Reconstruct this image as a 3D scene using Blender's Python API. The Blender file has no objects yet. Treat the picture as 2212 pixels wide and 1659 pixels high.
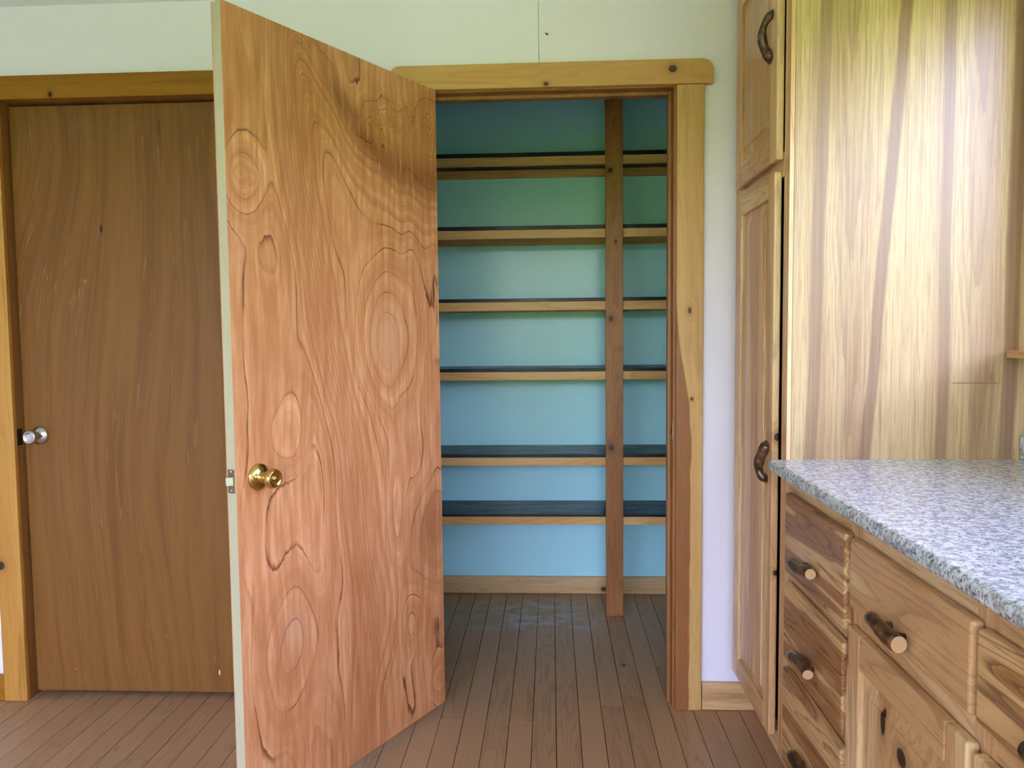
import bpy, bmesh, math, random
from mathutils import Vector, Matrix
random.seed(7)
sc = bpy.context.scene
COL = sc.collection

# ------------------------------------------------------------------ camera
cam_d = bpy.data.cameras.new('camera'); cam = bpy.data.objects.new('camera', cam_d); COL.objects.link(cam)
PITCH, YAW, ROLL, FPX = -0.0654466, -0.0497486, -0.0102025, 1705.5
CAM = Vector((0, -2.6296, 1.28))
fw = Vector((math.sin(YAW) * math.cos(PITCH), math.cos(YAW) * math.cos(PITCH), math.sin(PITCH)))
r0 = Vector((math.cos(YAW), -math.sin(YAW), 0)); u0 = r0.cross(fw)
rr = math.cos(ROLL) * r0 + math.sin(ROLL) * u0; uu = -math.sin(ROLL) * r0 + math.cos(ROLL) * u0
M = Matrix((rr, uu, -fw)).transposed().to_4x4(); M.translation = CAM
cam.matrix_world = M
cam_d.sensor_fit = 'HORIZONTAL'; cam_d.sensor_width = 36.0; cam_d.lens = 36.0 * FPX / 2212.0
cam_d.clip_start = 0.05; cam_d.clip_end = 300
sc.camera = cam

# ------------------------------------------------------------------ sky, exposure
w = bpy.data.worlds.new('sky'); sc.world = w; w.use_nodes = True
nt = w.node_tree; bg = nt.nodes['Background']
sky = nt.nodes.new('ShaderNodeTexSky'); sky.sky_type = 'NISHITA'; sky.sun_disc = False
sky.sun_elevation = math.radians(48); sky.sun_rotation = math.radians(-30); sky.air_density = 1.0; sky.dust_density = 1.6; sky.ozone_density = 1.0
sky_tint = nt.nodes.new('ShaderNodeMix'); sky_tint.data_type = 'RGBA'; sky_tint.blend_type = 'MULTIPLY'; sky_tint.inputs[0].default_value = 1.0
sky_tint.inputs[7].default_value = (1.42, 1.02, 1.10, 1)          # warm tint put on the whole sky's light in place of white balance
nt.links.new(sky.outputs[0], sky_tint.inputs[6]); nt.links.new(sky_tint.outputs[2], bg.inputs[0]); bg.inputs[1].default_value = 1.0
sun_d = bpy.data.lights.new('sun', 'SUN'); sun_d.energy = 3.0; sun_d.angle = .0093; sun_d.color = (1.0, .86, .76)
sun = bpy.data.objects.new('sun', sun_d); COL.objects.link(sun); sun.location = (-6, 10, 12)
sun.rotation_euler = Vector((.50 * .66, -.866 * .66, -.75)).to_track_quat('-Z', 'Y').to_euler()
vs = sc.view_settings
vs.view_transform = 'Standard'; vs.look = 'None'; vs.gamma = 1.0; vs.use_curve_mapping = False
vs.exposure = 2.0
try:
    sc.cycles.use_denoising = True
    sc.cycles.max_bounces = 7; sc.cycles.diffuse_bounces = 5; sc.cycles.sample_clamp_indirect = 8.0
    sc.cycles.use_adaptive_sampling = True; sc.cycles.adaptive_threshold = .05; sc.cycles.adaptive_min_samples = 16; sc.cycles.use_light_tree = False
except Exception: pass

# ------------------------------------------------------------------ node helpers
class S:
    """socket wrapper with arithmetic"""
    def __init__(s, m, k): s.m, s.k = m, k
    def __add__(a, b): return a.m.op('ADD', a, b)
    def __radd__(a, b): return a.m.op('ADD', b, a)
    def __sub__(a, b): return a.m.op('SUBTRACT', a, b)
    def __rsub__(a, b): return a.m.op('SUBTRACT', b, a)
    def __mul__(a, b): return a.m.op('MULTIPLY', a, b)
    def __rmul__(a, b): return a.m.op('MULTIPLY', b, a)
    def __truediv__(a, b): return a.m.op('DIVIDE', a, b)
    def __pow__(a, b): return a.m.op('POWER', a, b)
class Mt:
    def __init__(s, name):
        s.mat = bpy.data.materials.new(name); s.mat.use_nodes = True
        s.t = s.mat.node_tree; s.b = s.t.nodes['Principled BSDF']
        s._tc = None
    def n(s, t): return s.t.nodes.new(t)
    def inp(s, sock, v):
        if isinstance(v, S): s.t.links.new(v.k, sock)
        elif isinstance(v, (tuple, list)) and len(v) == 3 and sock.type == 'RGBA': sock.default_value = (*v, 1)
        else: sock.default_value = v
    def op(s, o, a, b=None, c=None, clamp=False):
        n = s.n('ShaderNodeMath'); n.operation = o; n.use_clamp = clamp
        for i, v in enumerate((a, b, c)):
            if v is not None: s.inp(n.inputs[i], v)
        return S(s, n.outputs[0])
    def obj(s):
        if not s._tc: s._tc = s.n('ShaderNodeTexCoord')
        return S(s, s._tc.outputs['Object'])
    def sep(s, v):
        n = s.n('ShaderNodeSeparateXYZ'); s.inp(n.inputs[0], v); return [S(s, o) for o in n.outputs]
    def comb(s, x, y, z):
        n = s.n('ShaderNodeCombineXYZ')
        for i, v in enumerate((x, y, z)): s.inp(n.inputs[i], v)
        return S(s, n.outputs[0])
    def rnd(s):
        n = s.n('ShaderNodeObjectInfo'); return S(s, n.outputs['Random'])
    def noise(s, v, scale=1.0, det=2.0, rough=.5, dist=0.0):
        n = s.n('ShaderNodeTexNoise'); s.inp(n.inputs['Vector'], v); n.inputs['Scale'].default_value = scale
        n.inputs['Detail'].default_value = det; n.inputs['Roughness'].default_value = rough; n.inputs['Distortion'].default_value = dist
        return S(s, n.outputs[0])
    def voro(s, v, scale, feat='F1', out='Distance', rnd=1.0):
        n = s.n('ShaderNodeTexVoronoi'); n.feature = feat; s.inp(n.inputs['Vector'], v); n.inputs['Scale'].default_value = scale
        n.inputs['Randomness'].default_value = rnd
        return S(s, n.outputs[out])
    def ss(s, x, a, b):
        n = s.n('ShaderNodeMapRange'); n.interpolation_type = 'SMOOTHSTEP'; s.inp(n.inputs[0], x)
        n.inputs[1].default_value = a; n.inputs[2].default_value = b
        return S(s, n.outputs[0])
    def ramp(s, x, stops, mode='LINEAR'):
        n = s.n('ShaderNodeValToRGB'); s.inp(n.inputs[0], x); r = n.color_ramp; r.interpolation = mode
        while len(r.elements) < len(stops): r.elements.new(0.5)
        for e, (p, c) in zip(r.elements, sorted(stops, key=lambda q: q[0])):
            e.position = p; e.color = (c, c, c, 1) if isinstance(c, (int, float)) else (*c, 1)
        return S(s, n.outputs[0])
    def curve(s, x, pts, x0, x1):
        """smooth scalar function of x through pts"""
        lo = min(p[1] for p in pts); hi = max(p[1] for p in pts)
        f = s.ramp((x - x0) * (1.0 / (x1 - x0)), [((p[0] - x0) / (x1 - x0), (p[1] - lo) / (hi - lo)) for p in pts], 'B_SPLINE')
        return f * (hi - lo) + lo
    def mix(s, f, a, b, blend='MIX'):
        n = s.n('ShaderNodeMix'); n.data_type = 'RGBA'; n.blend_type = blend; n.clamp_factor = True
        s.inp(n.inputs[0], f); s.inp(n.inputs[6], a); s.inp(n.inputs[7], b)
        return S(s, n.outputs[2])
    def gauss(s, *terms):
        q = None
        for t in terms:
            p = t * t; q = p if q is None else q + p
        return s.op('POWER', 2.718, q * -1.0)
    def tanh(s, x): return s.op('TANH', x)
    def bump(s, h, strength=.2, dist=.002):
        n = s.n('ShaderNodeBump'); n.inputs['Strength'].default_value = strength; n.inputs['Distance'].default_value = dist
        s.inp(n.inputs['Height'], h); s.t.links.new(n.outputs[0], s.b.inputs['Normal'])
    def out(s, color=None, rough=.5, metal=0.0, spec=.5, coat=0.0, coat_rough=.15):
        if color is not None: s.inp(s.b.inputs['Base Color'], color)
        s.inp(s.b.inputs['Roughness'], rough); s.b.inputs['Metallic'].default_value = metal
        s.b.inputs['Specular IOR Level'].default_value = spec
        s.b.inputs['Coat Weight'].default_value = coat; s.b.inputs['Coat Roughness'].default_value = coat_rough
        return s.mat

def plain(name, col, rough=.5, metal=0.0, spec=.5, coat=0.0, var=0.06, vs_=14):
    m = Mt(name); n = m.noise(m.obj(), vs_, 3)
    c = m.mix(n, tuple(x * (1 - var) for x in col), tuple(min(1, x * (1 + var)) for x in col))
    return m.out(c, rough, metal, spec, coat)

def wood(name, g, light, mid, dark, broad=9, rings=9, fine=240, ring_amt=.35, streak=(.35, .62), rough=.44, coat=0.0,
         knots=(), plane=(0, 2), heart=None, rand=True, spec=.45, stretch=.07, fine_amt=.35, hue=None):
    """long-grain timber: g is the grain axis, knots are (a,b,ra,rb) in the two axes of plane"""
    m = Mt(name); P = m.obj(); x = m.sep(P)
    off = m.rnd() * 23.0 if rand else 0.0
    xs = [x[0], x[1], x[2]]
    sc_ = [1.0, 1.0, 1.0]; sc_[g] = stretch
    kn = None; warp = None
    for (a, b, ra, rb) in knots:
        da, db = (xs[plane[0]] - a) * (1 / ra), (xs[plane[1]] - b) * (1 / rb)
        q = m.gauss(da, db); kn = q if kn is None else m.op('MAXIMUM', kn, q)
        wq = m.gauss(da * .4, db * .4); warp = wq if warp is None else m.op('MAXIMUM', warp, wq)
    v = m.comb(*[(xs[i] * sc_[i] + off) if rand else xs[i] * sc_[i] for i in range(3)])
    low = m.noise(v, broad, 2.5, .5, .3)
    if warp is not None: low = low + warp * .16
    st = m.ss(low, *streak)
    c = m.mix(st, light, mid)
    if heart is not None:      # (boundary function builder, colour)
        c = m.mix(heart[0](m, x, low), c, heart[1])
    hi2 = m.noise(v, broad * 2.3, 3, .6)
    c = m.mix(m.ss(hi2, .56, .78) * .8, c, dark)
    fr = m.op('FRACT', low * rings * 2.0)
    ring = m.ss(fr, .55, .97) * (1.0 - m.ss(fr, .97, 1.0))
    c = m.mix(ring * ring_amt, c, dark)
    fg = m.noise(v, fine, 2, .6)
    c = m.mix(m.ss(fg, .5, .8) * fine_amt, c, dark)
    if kn is not None:
        kc = tuple(q * .22 for q in dark)
        c = m.mix(m.ss(warp, .3, 1.0) * .55, c, dark)
        c = m.mix(m.ss(kn, .30, .52), c, kc)
    return m.out(c, rough, 0, spec, coat)

# ------------------------------------------------------------------ mesh helpers
def box_bm(bm, lo, hi, bev=0.0, seg=2):
    x0, y0, z0 = lo; x1, y1, z1 = hi
    t = bmesh.new(); bmesh.ops.create_cube(t, size=1)
    for v in t.verts: v.co = Vector(((x0 + x1) / 2 + v.co.x * (x1 - x0), (y0 + y1) / 2 + v.co.y * (y1 - y0), (z0 + z1) / 2 + v.co.z * (z1 - z0)))
    if bev > 0: bmesh.ops.bevel(t, geom=list(t.edges), offset=bev, segments=seg, profile=.5, affect='EDGES')
    me = bpy.data.meshes.new('tmp'); t.to_mesh(me); t.free(); bm.from_mesh(me); bpy.data.meshes.remove(me)
def link(name, bm, mats, parent=None, smooth=False, keep=True):
    bmesh.ops.recalc_face_normals(bm, faces=bm.faces)
    me = bpy.data.meshes.new(name); bm.to_mesh(me); bm.free()
    for m in (mats if isinstance(mats, (list, tuple)) else [mats]): me.materials.append(m)
    if smooth:
        for p in me.polygons: p.use_smooth = True
    o = bpy.data.objects.new(name, me); COL.objects.link(o)
    if parent is not None:
        o.parent = parent
        if keep: o.matrix_parent_inverse = world_of(parent).inverted()
    return o
def world_of(o):
    m = o.matrix_basis.copy()
    if o.parent: m = world_of(o.parent) @ o.matrix_parent_inverse @ m
    return m
def box(name, lo, hi, mat, parent=None, bev=0.0, seg=2, keep=True):
    bm = bmesh.new(); box_bm(bm, lo, hi, bev, seg); return link(name, bm, mat, parent, keep=keep)
def boxes(name, lst, mat, parent=None, bev=0.0):
    bm = bmesh.new()
    for lo, hi in lst: box_bm(bm, lo, hi, bev)
    return link(name, bm, mat, parent)
def tag(o, label, cat=None, group=None, kind=None):
    o['label'] = label
    if cat: o['category'] = cat
    if group: o['group'] = group
    if kind: o['kind'] = kind
    return o
def empty(name, loc):
    o = bpy.data.objects.new(name, None); COL.objects.link(o); o.location = loc; o.empty_display_size = .05; return o
def tube_bm(bm, pts, rads, seg=14, squash=None, mat=0, cap=True):
    """swept tube through pts with radius per point"""
    rings = []; n = len(pts); pts = [Vector(p) for p in pts]
    prev = None
    for i, p in enumerate(pts):
        d = (pts[min(i + 1, n - 1)] - pts[max(i - 1, 0)]).normalized()
        a = prev if prev is not None else (Vector((0, 0, 1)) if abs(d.z) < .8 else Vector((1, 0, 0)))
        a = (a - d * a.dot(d)).normalized(); b = d.cross(a); prev = a
        rings.append([bm.verts.new(p + (a * math.cos(2 * math.pi * k / seg) + b * math.sin(2 * math.pi * k / seg)) * rads[i]) for k in range(seg)])
    for i in range(n - 1):
        for k in range(seg):
            f = bm.faces.new((rings[i][k], rings[i][(k + 1) % seg], rings[i + 1][(k + 1) % seg], rings[i + 1][k])); f.material_index = mat; f.smooth = True
    if cap:
        for r in (rings[0], rings[-1]):
            f = bm.faces.new(r); f.material_index = 1 if mat == 0 and cap == 2 else mat
    return rings
def lathe_bm(bm, prof, org, axis, seg=40):
    """prof: (radius, height) along axis"""
    axis = Vector(axis).normalized(); a = Vector((0, 0, 1)); a = (a - axis * a.dot(axis)).normalized(); b = axis.cross(a); org = Vector(org)
    rings = []
    for r, h in prof:
        if r < 1e-6: rings.append([bm.verts.new(org + axis * h)])
        else: rings.append([bm.verts.new(org + axis * h + (a * math.cos(2 * math.pi * k / seg) + b * math.sin(2 * math.pi * k / seg)) * r) for k in range(seg)])
    for q, s_ in zip(rings, rings[1:]):
        for k in range(seg):
            k2 = (k + 1) % seg
            if len(q) == 1 and len(s_) == 1: continue
            vs_ = (q[0], s_[k], s_[k2]) if len(q) == 1 else (q[k], q[k2], s_[0]) if len(s_) == 1 else (q[k], q[k2], s_[k2], s_[k])
            f = bm.faces.new(vs_); f.smooth = True

# ------------------------------------------------------------------ materials
M_wall = plain('white_wall_paint', (.83, .81, .92), .55, var=.012, vs_=5)
M_ceil = plain('ceiling_paint', (.84, .93, .96), .6, var=.02, vs_=3)
def pantry_paint():
    m = Mt('pale_blue_pantry_paint'); P = m.obj(); x = m.sep(P)
    sm = m.noise(m.comb(x[0] * 5.0, x[1], x[2] * 26.0), 1.0, 3, .6)
    spot = m.gauss((x[0] + .08) / .26, (x[2] - 1.48) / .16)
    c = m.mix(m.ss(sm, .60, .70) * spot * .5, (.46, .85, .96), (.32, .50, .52))
    return m.out(c, .25, 0, .42)
M_pantry = pantry_paint()
PINE_L, PINE_M, PINE_D = (.66, .40, .15), (.57, .31, .10), (.32, .15, .04)
M_pine_x = wood('amber_pine_along_x', 0, PINE_L, PINE_M, PINE_D, knots=[(-.155 + .145, 2.078, .009, .007), (.395, 2.115, .014, .012)], plane=(0, 2), rand=False, ring_amt=.18, fine_amt=.15)
def heart_fn(m, x, low):
    edge = m.curve(x[2], [(0, .455), (.55, .458), (.9, .462), (1.05, .455), (1.2, .425), (1.45, .402), (1.75, .39)], 0, 1.75)
    return m.ss(edge - x[0] + (m.noise(m.comb(x[0] * 3, 0.0, x[2]), 9, 2) - .5) * .012, -.001, .003) * .85
M_pine_cas = wood('tan_pine_with_red_heartwood', 2, (.62, .40, .15), (.56, .33, .11), (.34, .17, .05), knots=[(.453, 1.345, .006, .011), (.461, 1.055, .005, .006)], plane=(0, 2), rand=False,
                  ring_amt=.22, heart=(heart_fn, (.22, .062, .013)), fine_amt=.35)
M_pine_dk_x = wood('dark_amber_pine_along_x', 0, (.34, .155, .012), (.29, .125, .01), (.15, .05, .006), knots=[(-1.66, 2.086, .006, .009)], plane=(0, 2), rand=False, ring_amt=.15, fine_amt=.12, spec=.2)
M_pine_dk_z = wood('dark_amber_pine_upright', 2, (.57, .30, .055), (.50, .24, .04), (.25, .10, .015), knots=[(-1.918, .487, .014, .016)], plane=(0, 2), rand=False, ring_amt=.2, fine_amt=.15)
M_jamb = wood('brown_pine_jamb', 2, (.38, .18, .055), (.30, .125, .035), (.16, .055, .014), ring_amt=.2, rand=False)
M_base = wood('light_pine_baseboard', 0, (.68, .46, .235), (.60, .38, .17), (.34, .18, .065), ring_amt=.3, knots=[(.25, .025, .016, .012)], plane=(0, 2))
M_rail = wood('pine_shelf_rail', 0, (.75, .45, .17), (.64, .33, .105), (.32, .125, .035), ring_amt=.25, broad=7)
M_post = wood('brown_pine_post', 2, (.42, .165, .04), (.31, .11, .024), (.16, .05, .012),
              knots=[(.262, 1.975, .010, .010), (.264, 1.335, .010, .012), (.265, .765, .013, .016), (.285, 1.67, .004, .008)], plane=(0, 2), rand=False, ring_amt=.4)
def shelf_paint():
    m = Mt('worn_dark_blue_shelf_paint'); P = m.obj(); x = m.sep(P)
    n = m.noise(m.comb(x[0] * 3, x[1] * 22, x[2]), 1.6, 4, .65)
    c = m.mix(m.ss(n, .58, .74), (.010, .016, .022), (.040, .055, .065))
    return m.out(c, m.ss(n, .3, .8) * .25 + .26, 0, .28)
M_shelf = shelf_paint()

def open_door_veneer():
    m = Mt('rotary_cut_luan_veneer'); P = m.obj(); x = m.sep(P); u, v = x[0], x[2]
    jag = m.noise(m.comb(u * 75, 0.0, v * 9), 1.0, 2, .6) - .5
    wob = m.noise(m.comb(u * 4.5, 0.0, v * 1.5), 1.0, 1.5, .5) - .5
    c = m.curve(v, [(0, .40), (.12, .39), (.25, .37), (.40, .325), (.607, .385), (.884, .42), (1.088, .478), (1.404, .554), (1.64, .60), (2.03, .63)], 0, 2.03)
    u3 = u * u * u * 1.85; t = u3 + 1.62; vsw = u3 + 1.738
    S1 = m.tanh((c - u + wob * .04) * 11.0) * .5 + .5
    S2 = m.tanh((t - v + wob * .08) * 9.0) * .5 + .5
    f = S1 * S2 + m.tanh((c - u + wob * .03) * 24.0) * .30
    for (a, b, ra, rb, am) in [(.265, 1.21, .115, .20, .50), (.785, 1.625, .065, .09, .30), (.655, .985, .070, .105, .22), (.655, .445, .085, .15, .24), (.235, .69, .035, .15, .26),
                               (.256, 1.875, .085, .05, .25), (.04, 1.88, .05, .085, .30), (.03, .09, .05, .06, .25), (.04, .60, .11, .17, -.42), (.17, .33, .05, .09, .2), (.795, 1.64, .020, .022, .22), (.752, 1.632, .016, .020, .22)]:
        f = f + m.gauss((u - a + wob * .03) / ra, (v - b + wob * .04) / rb) * am
    curl = m.gauss((u - .20) / .17, (v - 1.88) / .07)
    f = f + (wob + u * -.22) * .48 + curl * (m.noise(m.comb(u * 24, 0.0, v * 20), 1.0, 2) - .5) * .55 + jag * .016
    fr = m.op('FRACT', f * 8.5)
    line = m.ss(fr, .90, .985) * (1.0 - m.ss(fr, .985, 1.0))
    edge = m.ss(fr, .35, 1.0)
    act = m.ss(m.noise(m.comb(u * 8, 3.0, v * 5), 1.0, 2), .38, .62)
    band = m.op('SINE', f * 125.0) * .5 + .5
    band2 = m.op('SINE', f * 330.0) * .5 + .5
    river = m.gauss((c - u + .02) / .10)
    pores = m.noise(m.comb(u * 420, 0.0, v * 34), 1.0, 2, .6)
    big = m.noise(m.comb(u * 6, 5.0, v * 1.6), 1.0, 3, .55)
    col = m.mix(m.ss(big, .30, .70), (.82, .405, .185), (.66, .285, .115))
    col = m.mix(edge * .26, col, (.50, .20, .08))
    sw = m.gauss((v - vsw + wob * .06) / .058) * m.ss(u, .54, .45)
    sw2 = m.gauss((u - .06) / .10, (v - .62) / .13)
    col = m.mix(m.op('MAXIMUM', sw * .92, sw2 * .6), col, (.25, .075, .020))
    fleck = m.noise(m.comb(u * 55 + wob * 3.0, 1.0, v * 5.0), 1.0, 3, .6)
    soft = m.op('SINE', f * 38.0) * .5 + .5
    col = m.mix(m.ss(fleck, .42, .70) * .60, col, (.42, .15, .05))
    col = m.mix(m.ss(fleck, .50, .30) * .42, col, (.88, .53, .30))
    col = m.mix(soft * .40, col, (.44, .16, .055))
    col = m.mix(band * (river * .34 + .15), col, (.40, .15, .055))
    col = m.mix(band2 * (river * .28 + .06), col, (.36, .13, .045))
    col = m.mix(line * (act * .85 + .08), col, (.15, .042, .014))
    col = m.mix(m.ss(pores, .55, .8) * .20, col, (.36, .13, .045))
    pale = m.op('MAXIMUM', m.gauss((u - .262) / .06, (v - 1.235) / .10), m.gauss((u - .655) / .05, (v - .46) / .08) * .8)
    col = m.mix(pale * .40, col, (.80, .48, .28))
    dents = m.voro(m.comb(u, 0.0, v * .8), 9.0)
    dm = 1.0 - m.ss(dents, .012, .03)
    m.bump(pores * .3 + dm * -1.6, .22, .0012)
    return m.out(col, .40, 0, .5, .25, .22)
M_odoor = open_door_veneer()
def closed_door_veneer():
    m = Mt('brown_luan_veneer_straight'); P = m.obj(); x = m.sep(P); u, v = x[0], x[2]
    wob = m.noise(m.comb(u * 3, 0.0, v * 1.3), 1.0, 2) - .5
    bend = m.gauss((u + 1.52) / .25, (v - .75) / .6) * .10 + m.gauss((u + 1.75) / .22, (v - 1.95) / .35) * -.13
    uu_ = u + wob * .07 + bend
    n1 = m.noise(m.comb(uu_ * 26, 0.0, v * .9), 1.0, 3, .55)
    n2 = m.noise(m.comb(uu_ * 160, 0.0, v * 4.0), 1.0, 2, .6)
    fr = m.op('FRACT', n1 * 3.0)
    col = m.mix(m.ss(n1, .25, .75), (.245, .112, .026), (.195, .078, .016))
    col = m.mix(m.ss(fr, .3, .98) * .22, col, (.13, .05, .011))
    vein = m.ss(m.op('ABSOLUTE', n1 - .56), .012, .0)
    col = m.mix(vein * m.ss(n2, .4, .6) * .35, col, (.38, .25, .12))
    col = m.mix(m.ss(n2, .52, .8) * .28, col, (.31, .18, .06))
    d1 = m.gauss((u + 1.535) / .005, (v - 1.648) / .016)
    d2 = m.gauss((u + 1.60) / .010, (v - 1.47) / .010)
    col = m.mix(m.ss(d1, .3, .6), col, (.05, .02, .008)); col = m.mix(m.ss(d2, .5, .7) * .4, col, (.36, .24, .11))
    col = m.mix(m.ss(m.gauss((u + 1.176) / .0028, (v - .092) / .011), .35, .5), col, (.8, .75, .68))
    chip = m.voro(m.comb(u, 0.0, v), 7.0)
    col = m.mix((1.0 - m.ss(chip, .010, .018)) * m.ss(v, 1.0, .45), col, (.75, .62, .5))
    m.bump(n2, .10, .0006)
    return m.out(col, .40, 0, .28, 0)
M_cdoor = closed_door_veneer()
M_edge = wood('pale_raw_door_edge', 2, (.52, .49, .33), (.46, .43, .27), (.36, .31, .17), ring_amt=.12, rand=False, rough=.6, fine_amt=.2)
M_gap = plain('dark_gap_backing', (.02, .014, .01), .8)

HK_L, HK_M, HK_D = (.76, .53, .28), (.60, .35, .16), (.19, .080, .028)
M_hk_z = wood('hickory_upright_grain', 2, HK_L, HK_M, HK_D, broad=13, rings=6, ring_amt=.28, streak=(.42, .54), fine_amt=.4, rough=.38, coat=.2)
M_hk_y = wood('hickory_lengthwise_grain', 1, HK_L, HK_M, HK_D, broad=12, rings=6, ring_amt=.34, streak=(.40, .53), fine_amt=.4, rough=.38, coat=.2)
M_hk_rustic = wood('rustic_dark_streaked_hickory', 1, (.68, .42, .19), (.36, .165, .058), (.045, .016, .006), broad=15, rings=7, ring_amt=.55, streak=(.44, .53), fine_amt=.45, rough=.36, coat=.2)
M_hk_stile = wood('knotty_hickory_stile', 2, HK_L, HK_M, HK_D, broad=13, rings=6, ring_amt=.25, streak=(.42, .54), fine_amt=.4, rough=.38, coat=.2, rand=False,
                  knots=[(.5935, .997, .0075, .011), (.594, .632, .0065, .008)], plane=(0, 2))
M_hk_knotty = wood('knotty_hickory_panel', 2, HK_L, HK_M, HK_D, broad=13, rings=6, ring_amt=.3, streak=(.42, .54), fine_amt=.4, rough=.38, coat=.2, rand=False,
                   knots=[(-1.243, .585, .010, .026), (-1.318, .560, .018, .016), (-1.075, .668, .006, .010), (-1.075, .634, .006, .012), (-1.39, .50, .012, .02)], plane=(1, 2))
def side_panel_veneer():
    m = Mt('striped_hickory_veneer_panel'); P = m.obj(); x = m.sep(P); X, Z = x[0], x[2]
    wob = (m.noise(m.comb(X * 2.0, 0.0, Z * 2.2), 1.0, 2) - .5) * .05
    pore = m.noise(m.comb(X * 300, 0.0, Z * 9), 1.0, 2, .6)
    thread = m.noise(m.comb(X * 95, 2.0, Z * 1.3), 1.0, 3, .6)
    low = m.noise(m.comb(X * 17, 0.0, Z * .8), 1.0, 3, .5)
    c = m.mix(m.ss(low, .35, .68), (.56, .41, .195), (.47, .315, .145))
    def cathedral(cx, hw, zc):
        d = (X - cx - wob) * (1 / hw); ad = m.op('ABSOLUTE', d)
        q = m.op('FRACT', ad * ad * 3.6 - (Z - zc) * 2.1 + thread * 1.1 + wob * 9.0)
        return m.ss(q, .35, 1.0) * m.gauss(d)
    cat = m.op('MAXIMUM', cathedral(.755, .058, 1.2), cathedral(1.067, .062, 1.1))
    c = m.mix(m.op('MAXIMUM', m.gauss((X - .752 - wob) / .040) * .45, m.gauss((X - 1.07 - wob) / .05) * .5), c, (.34, .20, .10))
    c = m.mix(cat * .5, c, (.22, .115, .055))
    stripe = None
    for (x0, dx, hw, k) in [(.672, .022, .018, .85), (.838, .075, .016, .95), (.986, .0, .016, .9), (1.152, .012, .021, 1.0)]:
        d = (X - (Z - 1.5) * dx - x0 - wob * .35 + (thread - .5) * .010) * (1 / hw)
        s_ = (1.0 - m.ss(m.op('ABSOLUTE', d), .65, 1.15)) * k
        stripe = s_ if stripe is None else m.op('MAXIMUM', stripe, s_)
    c = m.mix(stripe * (m.ss(thread, .3, .7) * .30 + .70), c, (.215, .115, .062))
    c = m.mix(m.ss(thread, .47, .68) * .46, c, (.27, .15, .072))
    c = m.mix(m.ss(pore, .46, .70) * .46, c, (.22, .12, .055))
    cut = m.gauss((Z - 1.1405) / .0018) * m.ss(X, 1.0, 1.02) * m.ss(X, 1.13, 1.115)
    smudge = m.gauss((X - 1.104) / .006, (Z - 1.156) / .018)
    c = m.mix(m.op('MAXIMUM', cut * .7, smudge * .5), c, (.10, .06, .03))
    m.bump(pore, .2, .0008)
    return m.out(c, .34, 0, .5, .15, .3)
M_panel = side_panel_veneer()
def granite():
    m = Mt('speckled_grey_granite'); P = m.obj()
    a = m.noise(P, 55, 3, .6); b = m.noise(P, 115, 3, .65); d = m.noise(P, 170, 2, .7); e = m.noise(P, 9, 2)
    c = m.mix(m.ss(a, .40, .62), (.68, .73, .79), (.36, .39, .42))
    c = m.mix(m.ss(b, .52, .66), c, (.20, .205, .21))
    c = m.mix(m.ss(d, .57, .66), c, (.03, .032, .035))
    c = m.mix(m.ss(b, .44, .36) * .7, c, (.76, .80, .86))
    return m.out(c, .22, 0, .5, .3, .08)
M_granite = granite()
def floor_mat(name, planks=False):
    m = Mt(name); P = m.obj(); x = m.sep(P); off = m.rnd() * 31.0
    ux = x[0]
    if planks:
        row = m.op('FLOOR', (x[0] - .0085) / .0768); off = m.op('FRACT', m.op('SINE', row * 91.7) * 437.5) * 31.0
    v = m.comb(x[0] * 1.0 + off, x[1] * .06, off)
    low = m.noise(v, 16, 2.5, .5, .2)
    fr = m.op('FRACT', low * 12.0)
    ring = m.ss(fr, .55, .97) * (1.0 - m.ss(fr, .97, 1.0))
    fine = m.noise(m.comb(x[0] * 260 + off, x[1] * 9.0, 0.0), 1.0, 2, .6)
    tone = m.op('FRACT', off * 3.7)
    c = m.mix(tone * .7, (.47, .285, .155), (.39, .23, .122))
    act = m.ss(m.op('FRACT', off * 7.3), .35, .6)
    c = m.mix(ring * (act * .30 + .05), c, (.19, .10, .05))
    c = m.mix(m.ss(fine, .5, .8) * .25, c, (.22, .12, .06))
    # dusty worn patch in front of the pantry shelves
    px = m.noise(m.comb(x[0] * 9, x[1] * 16, 0.0), 1.0, 4, .65)
    zone = m.ss(x[1], .66, .74) * m.ss(x[1], 1.13, 1.0) * m.gauss((x[0] + .07) / .26)
    c = m.mix(m.ss(px, .44, .60) * zone * .9, c, (.46, .43, .38))
    if planks:
        e = m.op('FRACT', (x[0] - .0085) / .0768); ln = 1.0 - m.ss(m.op('MINIMUM', e, 1.0 - e), .01, .025)
        c = m.mix(ln, c, (.03, .017, .01))
    return m.out(c, .42, 0, .35)
M_plank = floor_mat('brown_floor_plank'); M_floor = floor_mat('brown_floor_planks_far', True)
M_brass = plain('polished_brass', (.66, .47, .16), .13, 1.0, var=.03)
M_brass_dk = plain('aged_brass_plate', (.30, .24, .13), .35, 1.0, var=.1, vs_=90)
M_steel = plain('satin_steel', (.58, .57, .57), .2, 1.0, var=.03)
M_bark = Mt('dark_glossy_bark'); 
_n = M_bark.noise(M_bark.obj(), 70, 3, .6)
M_bark = M_bark.out(M_bark.mix(M_bark.ss(_n, .42, .66), (.035, .014, .007), (.16, .065, .022)), .28, 0, .5, .4)
def cut_end():
    m = Mt('cut_twig_end_grain'); x = m.sep(m.obj())
    return m.out(m.mix(m.noise(m.obj(), 160, 2), (.62, .40, .22), (.50, .29, .14)), .5)
M_cut = cut_end()
M_dark = plain('black_void', (.012, .010, .009), .7)
M_nail = plain('dark_nail_metal', (.03, .028, .022), .45, .6)
M_glass = bpy.data.materials.new('window_glass'); M_glass.use_nodes = True
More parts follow.
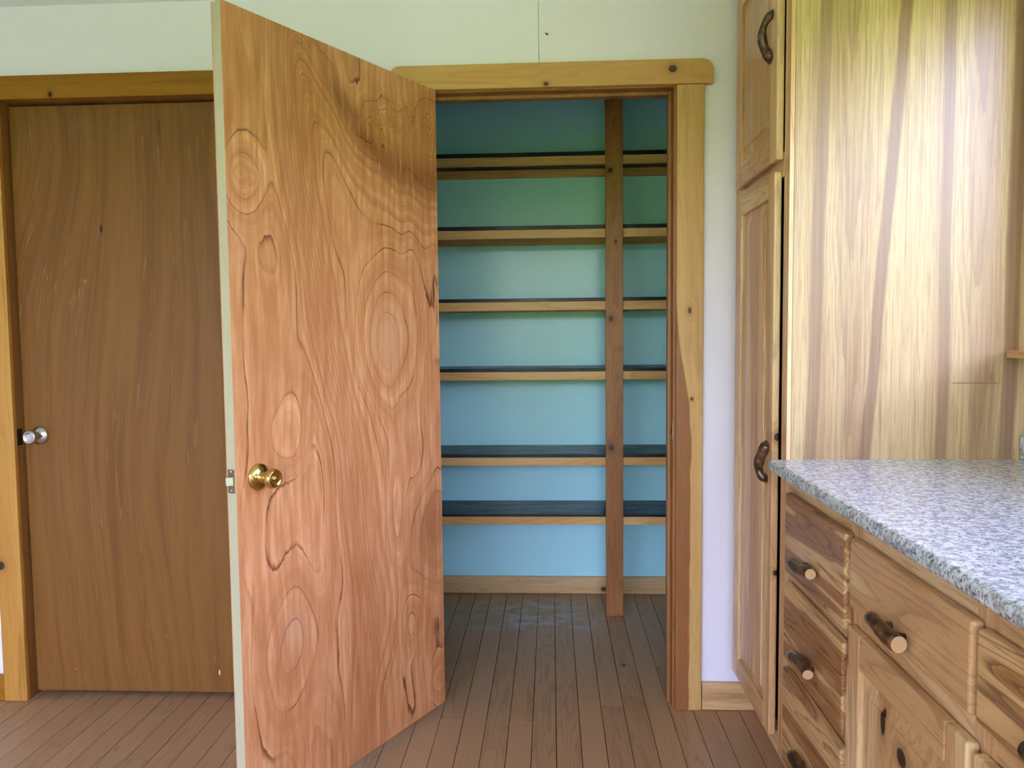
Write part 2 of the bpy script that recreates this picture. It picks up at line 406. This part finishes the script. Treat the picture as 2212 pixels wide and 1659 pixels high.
_t = M_glass.node_tree; _t.nodes.clear(); _o = _t.nodes.new('ShaderNodeOutputMaterial'); _m = _t.nodes.new('ShaderNodeMixShader'); _a = _t.nodes.new('ShaderNodeBsdfTransparent'); _g = _t.nodes.new('ShaderNodeBsdfGlossy')
_g.inputs['Roughness'].default_value = 0.02; _m.inputs[0].default_value = .06
_t.links.new(_a.outputs[0], _m.inputs[1]); _t.links.new(_g.outputs[0], _m.inputs[2]); _t.links.new(_m.outputs[0], _o.inputs[0])
def grass():
    m = Mt('lawn_grass'); n = m.noise(m.obj(), .6, 5, .6); return m.out(m.mix(n, (.115, .21, .028), (.195, .325, .05)), .9, 0, .2)
M_grass = grass()
M_leaf = plain('hedge_leaves', (.115, .27, .03), .8, var=.5, vs_=3)

# ------------------------------------------------------------------ room shell
RX0, RX1, RY0, CZ = -3.1, 1.20, -5.1, 2.382          # room limits
WT = .115                                             # thickness of the door wall
PX0, PX1, PY1 = -.86, .78, 1.18                       # pantry
L0, L1, LZ = -1.866, -1.065, 2.083                    # rough opening of the closed door
D0, D1, DZ = -.428, .421, 2.083                       # rough opening of the pantry doorway
floor = box('floor', (RX0 - .1, RY0 - .1, -.12), (RX1 + .1, PY1 + .1, -.012), M_dark)
tag(floor, 'brown strip plank floor running from kitchen into pantry', 'floor', kind='structure')
fl2 = boxes('floor_underlay', [((RX0, RY0, -.012), (-2.55, 0, 0)), ((-2.55, RY0, -.012), (RX1, -1.6, 0)), ((.70, -1.6, -.012), (RX1, 0, 0)), ((RX0, 0, -.012), (-.86, PY1, 0))], M_floor, floor)
# planks one by one
PW, GAP = .0768, .0022
joints = {-3: [-.281], -5: [-.095], -1: [.092], 1: [.067], 3: [.0915], -19: [-.3665], -17: [-.3786], -13: [-.387]}
row0 = int(math.floor((-2.55 - .0085) / PW)); row1 = int(math.floor((.70 - .0085) / PW))
for r in range(row0, row1 + 1):
    x0 = max(.0085 + r * PW, -2.55) + GAP / 2; x1 = min(.0085 + (r + 1) * PW, .70) - GAP / 2
    if x1 - x0 < .01: continue
    yend = PY1 if (x1 > PX0 and x0 < PX1) else 0.06
    cuts = list(joints.get(r, []))
    if not cuts: cuts = [random.uniform(-.95, -.75) if (r % 3) else random.uniform(-.60, -.48)]
    if yend > .5 and r % 4 == 2: cuts.append(cuts[-1] + random.uniform(.72, .98) if cuts[-1] < .2 else 9)
    cuts.insert(0, cuts[0] - random.uniform(.65, .9))
    ys = [-1.6] + [c for c in cuts if -1.5 < c < yend - .08] + [yend]
    for a, b in zip(ys, ys[1:]):
        box('floor_plank', (x0, a + GAP / 2, -.012), (x1, b - GAP / 2, random.uniform(-.0005, .0003)), M_plank, floor)
tag(box('ceiling', (RX0 - .1, RY0 - .1, CZ), (RX1 + .1, .06, CZ + .1), M_ceil), 'pale painted flat ceiling above the door wall', 'ceiling', kind='structure')

# door wall: core + three wall boards with open seams
wall = boxes('wall_back', [((RX0, .006, 0), (L0, WT, CZ)), ((L0, .006, LZ), (L1, WT, CZ)), ((L1, .006, 0), (D0, WT, CZ)), ((D0, .006, DZ), (D1, WT, CZ)), ((D1, .006, 0), (RX1, WT, CZ))], M_wall)
tag(wall, 'white painted board wall holding the two doorways', 'wall', kind='structure')
SX, SZ, G = -.0328, 1.2162, .0013
boxes('wall_board', [((RX0, 0, 0), (L0, .0065, CZ)), ((L0, 0, LZ), (L1, .0065, CZ)), ((L1, 0, 0), (D0, .0065, CZ)), ((D0, 0, DZ), (SX - G, .0065, CZ))], M_wall, wall)
boxes('wall_board', [((SX + G, 0, DZ), (D1, .0065, CZ)), ((D1, 0, SZ + G), (RX1, .0065, CZ))], M_wall, wall)
boxes('wall_board', [((D1, 0, 0), (RX1, .0065, SZ - G))], M_wall, wall)
# pantry and closet shells
tag(box('ceiling_pantry', (RX0 - .1, .06, CZ), (RX1 + .1, PY1 + .1, CZ + .1), M_pantry), 'pale blue ceiling inside the pantry', 'ceiling', kind='structure')
tag(box('wall_pantry_back', (RX0, PY1, 0), (RX1, PY1 + .1, CZ), M_pantry), 'pale blue painted rear wall of the pantry behind the shelves', 'wall', kind='structure')
tag(box('wall_pantry_left', (PX0 - .1, WT, 0), (PX0, PY1, CZ), M_pantry), 'pale blue pantry side wall hidden behind the open door', 'wall', kind='structure')
tag(box('wall_pantry_right', (PX1, WT, 0), (PX1 + .1, PY1, CZ), M_pantry), 'pale blue pantry side wall right of the doorway', 'wall', kind='structure')
tag(box('wall_left', (RX0 - .1, RY0, 0), (RX0, PY1, CZ), M_wall), 'white kitchen side wall on the left', 'wall', kind='structure')
# right wall with window over the counter
WY0, WY1, WZ0, WZ1 = -2.6, -.735, 1.225, 2.20
tag(boxes('wall_right', [((RX1, RY0, 0), (RX1 + .14, 0, WZ0)), ((RX1, RY0, WZ1), (RX1 + .14, 0, CZ)), ((RX1, RY0, WZ0), (RX1 + .14, WY0, WZ1)), ((RX1, WY1, WZ0), (RX1 + .14, 0, WZ1))], M_wall),
    'white kitchen wall behind the granite counter', 'wall', kind='structure')
VX0, VX1, VZ0, VZ1 = -2.9, 1.0, .25, 2.33             # rear window
tag(boxes('wall_rear', [((RX0, RY0 - .14, 0), (RX1, RY0, VZ0)), ((RX0, RY0 - .14, VZ1), (RX1, RY0, CZ)), ((RX0, RY0 - .14, VZ0), (VX0, RY0, VZ1)), ((VX1, RY0 - .14, VZ0), (RX1, RY0, VZ1))], M_wall),
    'white kitchen wall with wide window behind the viewer', 'wall', kind='structure')
# window over the counter
wn = empty('window_1', (RX1, (WY0 + WY1) / 2, WZ0)); tag(wn, 'pine-trimmed window over the granite counter', 'window', kind='structure')
M_stool = wood('orange_pine_stool', 1, (.60, .33, .13), (.52, .27, .09), (.3, .13, .04), ring_amt=.2)
box('window_stool', (1.127, WY0 - .05, 1.204), (RX1 + .14, -.615, 1.2225), M_stool, wn, .002)
for lo, hi in [((RX1 + .09, WY0, WZ0), (RX1 + .13, WY0 + .04, WZ1)), ((RX1 + .09, WY1 - .04, WZ0), (RX1 + .13, WY1, WZ1)), ((RX1 + .09, WY0, WZ1 - .04), (RX1 + .13, WY1, WZ1)),
               ((RX1 + .09, WY0, WZ0), (RX1 + .13, WY1, WZ0 + .035)), ((RX1 + .09, (WY0 + WY1) / 2 - .02, WZ0), (RX1 + .13, (WY0 + WY1) / 2 + .02, WZ1))]:
    box('sash_bar', lo, hi, M_pine_x, wn)
box('side_casing', (RX1 - .016, WY1, 1.2225), (RX1, WY1 + .075, WZ1 + .08), M_pine_cas, wn, .002)
box('side_casing', (RX1 - .016, WY0 - .075, 1.2225), (RX1, WY0, WZ1 + .08), M_pine_cas, wn, .002)
box('head_casing', (RX1 - .016, WY0, WZ1), (RX1, WY1, WZ1 + .08), M_pine_cas, wn, .002)
box('pane', (RX1 + .108, WY0 + .03, WZ0 + .03), (RX1 + .112, WY1 - .03, WZ1 - .03), M_glass, wn)
wn2 = empty('window_2', ((VX0 + VX1) / 2, RY0, VZ0)); tag(wn2, 'wide window in the wall behind the viewer', 'window', kind='structure')
for k in range(4):
    xk = VX0 + (VX1 - VX0 - .05) * k / 3
    box('sash_bar', (xk, RY0 - .12, VZ0), (xk + .05, RY0 - .07, VZ1), M_pine_x, wn2)
box('sash_bar', (VX0, RY0 - .12, VZ1 - .05), (VX1, RY0 - .07, VZ1), M_pine_x, wn2); box('sash_bar', (VX0, RY0 - .12, VZ0), (VX1, RY0 - .07, VZ0 + .05), M_pine_x, wn2)
box('pane', (VX0 + .03, RY0 - .097, VZ0 + .03), (VX1 - .03, RY0 - .093, VZ1 - .03), M_glass, wn2)
# garden outside
bm = bmesh.new(); bmesh.ops.create_grid(bm, x_segments=8, y_segments=8, size=60)
for v in bm.verts: v.co.z = -.55
tag(link('lawn', bm, M_grass), 'green lawn outside the windows', 'lawn', kind='structure')
def hedge(name, pts, h, dep, label):
    bm = bmesh.new(); rnd = random.Random(3)
    for (a, b) in pts:
        for k in range(5):
            t = bmesh.new(); bmesh.ops.create_icosphere(t, subdivisions=3, radius=1)
            s_ = rnd.uniform(.8, 1.2); ph = rnd.uniform(0, 6)
            for q in t.verts:
                d = 1 + .12 * math.sin(q.co.x * 7 + ph) * math.sin(q.co.y * 8 + ph) + .1 * math.sin(q.co.z * 9 + ph)
                q.co = Vector((a + rnd.uniform(-.02, .02) + q.co.x * dep * s_ * d, b + q.co.y * dep * s_ * d, -.6 + h * (.2 + .16 * k) + q.co.z * h * .28 * d * (1.1 - .12 * k)))
            me = bpy.data.meshes.new('t'); t.to_mesh(me); t.free(); bm.from_mesh(me); bpy.data.meshes.remove(me)
    return tag(link(name, bm, M_leaf, smooth=True), label, 'hedge', kind='structure')
hedge('hedge_rear', [(x, -24) for x in range(-22, 23, 4)], 3.95, 2.8, 'green hedge across the lawn behind the house')
hedge('sky_block_hedge', [(11, y) for y in range(-14, 11, 3)], 4.3, 2.2, 'unseen green hedge beside the house, added to block low sky light')  # out of view; height set to keep low sky light off the side panel

M_added_eave = plain('added_eave_white', (.7, .7, .68), .7)
tag(box('added_eave', (RX1 + .14, RY0 - .2, 2.36), (RX1 + .34, PY1 + .2, 2.42), M_added_eave), 'unseen white eave added to block steep sky at the counter window', 'eave', kind='structure')  # unseen overhang, added to cut steep sky light on the counter
# ------------------------------------------------------------------ baseboards and door trim
tag(box('baseboard_right', (.5005, -.016, .002), (.6745, 0, .096), M_base, bev=.002), 'short pine baseboard between pantry casing and tall cabinet', 'baseboard', kind='structure')
tag(box('baseboard_left', (RX0, -.016, .002), (-1.933, 0, .094), M_pine_dk_x, bev=.002), 'amber pine baseboard left of the closed door casing', 'baseboard', kind='structure')
tag(box('baseboard_pantry', (PX0, PY1 - .016, .002), (PX1, PY1, .086), M_base, bev=.002), 'pale pine baseboard under the lowest pantry shelf', 'baseboard', kind='structure')

def rounded_board(name, x0, x1, z0, z1, y0, y1, rad, mat, parent):
    bm = bmesh.new(); pr = [(x0, z0), (x1, z0)]
    for k in range(9): a = math.pi / 2 * k / 8; pr.append((x1 - rad + rad * math.cos(a), z1 - rad + rad * math.sin(a)))
    for k in range(9): a = math.pi / 2 + math.pi / 2 * k / 8; pr.append((x0 + rad + rad * math.cos(a), z1 - rad + rad * math.sin(a)))
    f = bm.faces.new([bm.verts.new((x, y0, z)) for x, z in pr])
    ex = bmesh.ops.extrude_face_region(bm, geom=[f])
    for v in ex['geom']:
        if isinstance(v, bmesh.types.BMVert): v.co.y = y1
    bmesh.ops.bevel(bm, geom=[e for e in bm.edges if all(abs(v.co.y - y0) < 1e-6 for v in e.verts)], offset=.003, segments=2, profile=.5, affect='EDGES')
    return link(name, bm, mat, parent)
tr = empty('trim_1', (0, 0, 0)); tag(tr, 'tan pine casing around the pantry doorway', 'door trim', kind='structure')
JL, JR, JZ = -.409, .402, 2.064                        # finished opening
rounded_board('head_casing', -.522, .524, 2.068, 2.1465, -.024, 0, .036, M_pine_x, tr)
box('side_casing', (.410, -.019, .001), (.4975, 0, 2.0675), M_pine_cas, tr, .003)
box('side_casing', (-.5045, -.019, .001), (-.417, 0, 2.0675), M_pine_cas, tr, .003)
box('jamb', (JR, -.001, .001), (D1, WT, JZ + .019), M_jamb, tr); box('jamb', (D0, -.001, .001), (JL, WT, JZ + .019), M_jamb, tr)
box('head_jamb', (JL, -.001, JZ), (JR, WT, JZ + .019), M_jamb, tr)
box('door_stop', (JR - .012, .038, .001), (JR, .072, JZ), M_jamb, tr, .002); box('door_stop', (JL, .038, .001), (JL + .012, .072, JZ), M_jamb, tr, .002)
box('head_stop', (JL + .012, .038, JZ - .012), (JR - .012, .072, JZ), M_jamb, tr, .002)
sp = box('strike_plate', (JR - .0015, .004, .918), (JR + .001, .030, .978), M_brass_dk, tr, .0005)
box('strike_hole', (JR - .0019, .010, .935), (JR - .0014, .024, .962), M_dark, sp)
box('strike_lip', (JR - .0016, -.006, .935), (JR + .0004, .004, .957), M_steel, sp)
tl = empty('trim_2', (-1.46, 0, 0)); tag(tl, 'dark amber pine casing around the closed door', 'door trim', kind='structure')
KL, KR, KZ = -1.851, -1.078, 2.0745
box('head_casing', (-1.965, -.022, 2.0735), (-.985, 0, 2.151), M_pine_dk_x, tl, .003)
box('side_casing', (-1.931, -.019, .001), (-1.8475, 0, 2.073), M_pine_dk_z, tl, .003); box('side_casing', (-1.080, -.019, .001), (-.995, 0, 2.073), M_pine_dk_z, tl, .003)
box('jamb', (L0, -.001, .001), (KL, WT, KZ + .009), M_jamb, tl); box('jamb', (KR, -.001, .001), (L1, WT, KZ + .009), M_jamb, tl)
box('head_jamb', (KL, -.001, KZ), (KR, WT, KZ + .0085), M_jamb, tl)
box('door_stop', (KL, .068, .001), (KL + .012, .10, KZ), M_jamb, tl); box('door_stop', (KR - .012, .068, .001), (KR, .10, KZ), M_jamb, tl)
box('head_stop', (KL + .012, .068, KZ - .012), (KR - .012, .10, KZ), M_jamb, tl)
box('strike_plate', (KL - .0005, .0, .905), (KL + .0015, .028, .962), M_nail, tl, .0004)

# ------------------------------------------------------------------ doors
def knob_set(parent, org, ax, mat, rose=.0325, keep=True, button=True):
    bm = bmesh.new(); lathe_bm(bm, [(0, .000), (rose, .000), (rose, .003), (rose * .93, .0065), (rose * .62, .0105), (rose * .46, .0125), (.0118, .0145), (.0112, .030)], org, ax)
    k = link('door_knob', bm, mat, parent, keep=keep)
    bm = bmesh.new(); lathe_bm(bm, [(.0112, .026), (.0125, .029), (.014, .031), (.0205, .038), (.0245, .046), (.0252, .0515), (.0238, .0575), (.0205, .0615), (.0185, .0622), (.0165, .0605), (.0125, .0592), (.0, .0590)], org, ax)
    link('knob_head', bm, mat, k, keep=keep)
    if button:
        bm = bmesh.new(); lathe_bm(bm, [(.0062, .058), (.0062, .0615), (.0052, .0625), (0, .0627)], org, ax, 24); link('privacy_button', bm, mat, k, keep=keep)
    return k
cd = empty('door_1', (-1.46, .05, 0)); tag(cd, 'closed brown flush wooden door with satin steel knob', 'door', kind='structure')
box('door_slab', (-1.8405, .032, .021), (-1.083, .065, 2.0635), M_edge, cd)
box('face_veneer', (-1.841, .030, .021), (-1.0825, .0325, 2.0637), M_cdoor, cd, .0008)
kb = knob_set(cd, (-1.787, .030, .937), (0, -1, 0), M_steel, .0315, button=False)
bm = bmesh.new(); lathe_bm(bm, [(.0036, 0), (.0036, .0052), (.002, .0062), (0, .0064)], (-1.7745, .021, .9365), (0, -1, 0), 16); link('release_hole', bm, M_nail, kb)

# open pantry door: local x runs from the hinge edge to the free edge, local y is the normal of the visible face
TH = math.radians(28.4); DW, DT, DH = .832, .035, 2.027
od = empty('door_2', (-.3665, -.0425, .034)); od.rotation_euler = (0, 0, math.atan2(-math.cos(TH), -math.sin(TH)))
tag(od, 'open flush pantry door with swirling orange wood grain and brass knob', 'door', kind='structure')
box('door_slab', (0, -DT + .0025, 0), (DW - .0002, -.0025, DH), M_edge, od, keep=False)
box('face_veneer', (0, -.0026, 0), (DW, 0, DH), M_odoor, od, .0006, keep=False)
box('face_veneer', (0, -DT, 0), (DW, -DT + .0026, DH), M_odoor, od, .0006, keep=False)
knob_set(od, (DW - .068, 0, .893), (0, 1, 0), M_brass, .0335, keep=False)
knob_set(od, (DW - .068, -DT, .893), (0, -1, 0), M_brass, .0335, keep=False, button=False)
lp = box('latch_plate', (DW - .0006, -.030, .862), (DW + .0014, -.006, .920), M_brass_dk, od, .0006, keep=False)
bm = bmesh.new()       # bevelled spring latch
pv = [(DW + .001, -.0245), (DW + .0125, -.0245), (DW + .0125, -.021), (DW + .001, -.0095)]
f = bm.faces.new([bm.verts.new((a, b, .881)) for a, b in pv]); ex = bmesh.ops.extrude_face_region(bm, geom=[f])
for v in ex['geom']:
    if isinstance(v, bmesh.types.BMVert): v.co.z = .902
bmesh.ops.bevel(bm, geom=list(bm.edges), offset=.0008, segments=2, profile=.5, affect='EDGES')
link('latch_bolt', bm, M_steel, lp, keep=False)
for z in (.8675, .9145):
    bm = bmesh.new(); lathe_bm(bm, [(.0034, 0), (.0032, .0008), (.0, .0012)], (DW + .0013, -.018, z), (1, 0, 0), 16); link('screw', bm, M_steel, lp, keep=False)
for z in (.20, 1.01, 1.80):
    bm = bmesh.new(); tube_bm(bm, [(-.008, -DT - .006, z - .045), (-.008, -DT - .006, z + .045)], [.006, .006], 12); link('hinge', bm, M_brass_dk, od, keep=False)

# ------------------------------------------------------------------ pantry shelves
PYF = .863
SH = [(2.064, 2.046, 2.009, 'topmost dark painted pantry shelf with olive pine front rail'), (1.747, 1.730, 1.692, 'second pantry shelf from the top with visible wall cleat beneath'),
      (1.429, 1.414, 1.375, 'third pantry shelf from the top at eye height'), (1.118, 1.103, 1.066, 'fourth pantry shelf from the top with two small rail knots'),
      (.733, .718, .682, 'fifth pantry shelf from the top with worn blue-grey surface'), (.460, .449, .413, 'lowest pantry shelf with jointed dark blue top above the baseboard')]
for i, (zt, zb, zr, lab) in enumerate(SH):
    root = empty('pantry_shelf', (0, PYF + .17, zr)); tag(root, lab, 'shelf', 'dark pantry shelves')
    yf = PYF + .0205
    if i == 5:
        box('shelf_board', (PX0 + .001, yf, zb), (.0480, PY1 - .001, zt), M_shelf, root, .001); box('shelf_board', (.0485, yf, zb), (PX1 - .001, PY1 - .001, zt), M_shelf, root, .001)
    else: box('shelf_board', (PX0 + .001, yf, zb), (PX1 - .001, PY1 - .001, zt), M_shelf, root, .001)
    if i == 3:
        box('front_rail', (PX0 + .001, yf, zr), (.352, yf + .019, zb), M_rail, root, .0015); box('front_rail', (.3525, yf, zr), (PX1 - .001, yf + .019, zb), M_rail, root, .0015)
    else: box('front_rail', (PX0 + .001, yf, zr), (PX1 - .001, yf + .019, zb), M_rail, root, .0015)
    box('wall_cleat', (PX0 + .001, PY1 - .020, zr), (PX1 - .001, PY1 - .001, zb), M_rail, root, .001)
tag(box('shelf_post', (.2405, PYF, .0015), (.3168, PYF + .020, CZ - .001), M_post, bev=.002), 'upright brown pine post nailed across the pantry shelves', 'post')

# ------------------------------------------------------------------ cabinets
FX, DX = .600, .580                                   # face frame and door/drawer front planes
PYN = -.590                                           # side panel of the tall cabinet
def raised_door(parent, y_far, y_near, z0, z1, sw=.062, rail=.066, mats=(None, None), rt=None, near=None):
    """frame-and-panel door facing -X"""
    mz, my = mats; rt = rt or rail
    ya, yb = y_near, y_far                            # ya < yb
    bm = bmesh.new()                                  # raised field panel
    y0, y1, zz0, zz1 = ya + sw - .004, yb - sw + .004, z0 + rail - .004, z1 - rt + .004
    o = .038
    A = [(DX + .010, y, z) for y, z in ((y0, zz0), (y1, zz0), (y1, zz1), (y0, zz1))]
    B = [(DX + .0025, y, z) for y, z in ((y0 + o, zz0 + o), (y1 - o, zz0 + o), (y1 - o, zz1 - o), (y0 + o, zz1 - o))]
    A2 = [(DX + .0105, y, z) for y, z in ((y0 + .010, zz0 + .010), (y1 - .010, zz0 + .010), (y1 - .010, zz1 - .010), (y0 + .010, zz1 - .010))]
    C2 = [(DX + .0045, y, z) for y, z in ((y0 + o, zz0 + o), (y1 - o, zz0 + o), (y1 - o, zz1 - o), (y0 + o, zz1 - o))]
    Bk = [(DX + .017, y, z) for (_, y, z) in A]
    L = [[bm.verts.new(p) for p in q] for q in (Bk, A, A2, C2, B)]
    for p, q in zip(L, L[1:]):
        for k in range(4): bm.faces.new((p[k], p[(k + 1) % 4], q[(k + 1) % 4], q[k]))
    bm.faces.new(L[-1]); bm.faces.new(L[0][::-1])
    d = link('door', bm, mz, parent)
    def framed(name, lo, hi, m, inner):
        return box(name, lo, hi, m, d, .0045, 3)
    framed('stile', (DX, ya, z0), (DX + .0195, ya + sw, z1), near or mz, 1); framed('stile', (DX, yb - sw, z0), (DX + .0195, yb, z1), mz, 1)
    framed('rail', (DX + .0004, ya + sw, z0), (DX + .0195, yb - sw, z0 + rail), my, 1); framed('rail', (DX + .0004, ya + sw, z1 - rt), (DX + .0195, yb - sw, z1), my, 1)
    return d
def drift_pull(parent, y, z0, z1, flip=False, out=.036):
    """curved glossy driftwood pull, upright"""
    bm = bmesh.new(); n = 17; pts = []; rad = []
    for k in range(n):
        t = k / (n - 1); a = math.sin(math.pi * t) ** (.38 if flip else .6)
        tt = 1 - t if flip else t
        pts.append((DX + .004 - out * a * (.75 + .35 * tt), y + .006 * math.sin(5 * t), z0 + (z1 - z0) * t))
        rad.append((.0098 if flip else .0088) + .0055 * (1 - tt) ** 2 + .003 * math.cos(2 * math.pi * t) ** 2)
    tube_bm(bm, pts, rad, 16)
    return link('handle', bm, M_bark, parent)
def twig_pull(parent, y0, y1, z, r=.0135, seed=0):
    """peeled twig pull lying along the drawer, bark with two cut ends"""
    rn = random.Random(seed); bm = bmesh.new(); n = 13; pts = []; rad = []
    for k in range(n):
        t = k / (n - 1)
        pts.append((DX - .022 + .004 * math.sin(3 * t + seed), y0 + (y1 - y0) * t, z + .004 * math.sin(4 * t + 2 * seed)))
        rad.append(r * (1 + .10 * math.sin(5 * t + seed) + rn.uniform(-.04, .04)) * (.93 if k in (0, n - 1) else 1))
    tube_bm(bm, pts, rad, 16, cap=2)
    for t in (.25, .75):
        yy = y0 + (y1 - y0) * t
        tube_bm(bm, [(DX - .014, yy, z), (DX + .001, yy, z)], [.006, .006], 10)
    return link('handle', bm, [M_bark, M_cut], parent)

tc = empty('tall_cabinet', (.9, -.295, 0)); tag(tc, 'tall hickory pantry cabinet with striped veneer side by the doorway', 'cabinet')
box('side_panel', (FX + .0115, PYN, .0015), (RX1 - .001, PYN + .019, CZ - .002), M_panel, tc, .0008)
box('front_stile', (FX, PYN, .145), (FX + .011, -.545, CZ - .002), M_hk_z, tc, .001)
box('front_stile', (FX, -.07, .145), (FX + .019, -.0175, CZ - .002), M_hk_z, tc, .001)
for z0, z1 in ((.145, .20), (1.672, 1.735), (2.31, CZ - .002)): box('front_rail', (FX, -.545, z0), (FX + .019, -.07, z1), M_hk_y, tc, .001)
box('carcass', (FX + .020, -.57, .15), (RX1 - .002, -.018, CZ - .004), M_dark, tc)
box('toe_kick', (.675, -.57, .0015), (.69, -.018, .1495), M_hk_y, tc)
du = raised_door(tc, -.093, -.540, 1.7155, 2.325, mats=(M_hk_z, M_hk_y), rail=.072)
drift_pull(du, -.487, 1.985, 2.098, out=.030)
dl = raised_door(tc, -.108, -.529, .186, 1.6875, mats=(M_hk_z, M_hk_y), rail=.060, near=M_hk_stile)
drift_pull(dl, -.484, .877, .968, flip=True, out=.026)

def base_cab(y_far, y_near, label, drawers, door=None, dmat=None):
    r = empty('base_cabinet', (.9, (y_far + y_near) / 2, 0)); tag(r, label, 'cabinet', 'hickory base cabinets under the counter')
    box('front_stile', (FX, y_far - .028, .15), (FX + .019, y_far, .916), M_hk_z, r, .001); box('front_stile', (FX, y_near, .15), (FX + .019, y_near + .028, .916), M_hk_z, r, .001)
    box('front_rail', (FX, y_near + .028, .852), (FX + .019, y_far - .028, .916), M_hk_y, r, .001); box('front_rail', (FX, y_near + .028, .15), (FX + .019, y_far - .028, .20), M_hk_y, r, .001)
    zs = [d[1] for d in drawers]
    for z in zs:
        if z > .3: box('front_rail', (FX, y_near + .028, z - .045), (FX + .019, y_far - .028, z + .018), M_hk_y, r, .001)
    box('carcass', (FX + .020, y_near + .001, .15), (RX1 - .002, y_far - .001, .914), M_dark, r)
    box('toe_kick', (.675, y_near + .001, .0015), (.69, y_far - .001, .1495), M_hk_y, r)
    for k, (zt, zb, ya, yb, m, h) in enumerate(drawers):
        d = box('drawer', (DX, yb, zb), (DX + .0195, ya, zt), m, r, .0065, 3)
        twig_pull(d, h[0], h[1], h[2], seed=k + int(-y_far * 10))
    if door:
        d = raised_door(r, door[0], door[1], door[2], door[3], mats=(dmat or M_hk_z, M_hk_y))
        if door[4]: drift_pull(d, door[4], .44, .55)
    return r
base_cab(-.592, -1.0655, 'hickory drawer-stack base cabinet against the tall cabinet side panel', [
    (.8765, .677, -.653, -1.056, M_hk_rustic, (-.800, -.908, .742)), (.652, .454, -.650, -1.054, M_hk_rustic, (-.800, -.908, .522)), (.430, .186, -.648, -1.052, M_hk_rustic, (-.800, -.908, .275))])
base_cab(-1.0665, -1.5335, 'hickory base cabinet with one wide drawer above a knotty panel door', [(.8745, .737, -1.0815, -1.529, M_hk_y, (-1.250, -1.352, .772))], (-1.0725, -1.525, .186, .6975, None), M_hk_knotty)
base_cab(-1.5345, -2.02, 'nearest hickory base cabinet, only its dark-streaked drawer corner in view', [(.871, .737, -1.542, -2.005, M_hk_rustic, (-1.70, -1.85, .785))], (-1.5345 - .006, -2.005, .186, .6925, None))

# granite worktop with rounded front edge
ct = bmesh.new(); xf, zt, zb, R_ = .556, .947, .9165, .013
pr = [(RX1 - .001, zb), (RX1 - .001, zt)]
for k in range(7): a = math.pi / 2 + math.pi / 2 * k / 6; pr.append((xf + R_ + R_ * math.cos(a), zt - R_ + R_ * math.sin(a)))
for k in range(7): a = math.pi + math.pi / 2 * k / 6; pr.append((xf + .011 + .011 * math.cos(a), zb + .011 + .011 * math.sin(a)))
f = ct.faces.new([ct.verts.new((x, PYN - .002, z)) for x, z in pr]); ex = bmesh.ops.extrude_face_region(ct, geom=[f])
for v in ex['geom']:
    if isinstance(v, bmesh.types.BMVert): v.co.y = -2.9
counter = link('countertop', ct, M_granite)
tag(counter, 'speckled grey granite countertop with rounded front edge', 'countertop')
box('backsplash', (RX1 - .0225, -2.9, .9472), (RX1 - .0015, PYN - .003, 1.012), M_granite, counter, .006, 3)

# ------------------------------------------------------------------ small things
bm = bmesh.new(); tube_bm(bm, [(-.0118, .001, 2.2465), (-.009, -.008, 2.2415), (-.0062, -.016, 2.2375)], [.0012, .0012, .0014], 10)
lathe_bm(bm, [(.0, .0), (.0030, .0), (.0032, .0012), (0, .0018)], (-.0060, -.0155, 2.2372), (.3, -.85, -.4), 14)
tag(link('wall_nail', bm, M_nail), 'small dark nail sticking out beside the wall seam', 'nail')
def crumb(loc, r, mat, label):
    bm = bmesh.new(); bmesh.ops.create_icosphere(bm, subdivisions=2, radius=r)
    for v in bm.verts: v.co = Vector((v.co.x * 1.5, v.co.y, v.co.z * .6)) * random.uniform(.85, 1.15) + Vector(loc) + Vector((0, 0, r * .62))
    tag(link('floor_crumb', bm, mat, smooth=True), label, 'crumb')
crumb((-.151, 1.000, 0), .003, plain('white_crumb', (.85, .84, .8), .5), 'tiny white crumb on the dusty pantry floor patch')
crumb((.270, .335, 0), .0055, plain('dark_crumb', (.06, .04, .025), .5), 'small dark pebble on the pantry floor near the doorway')
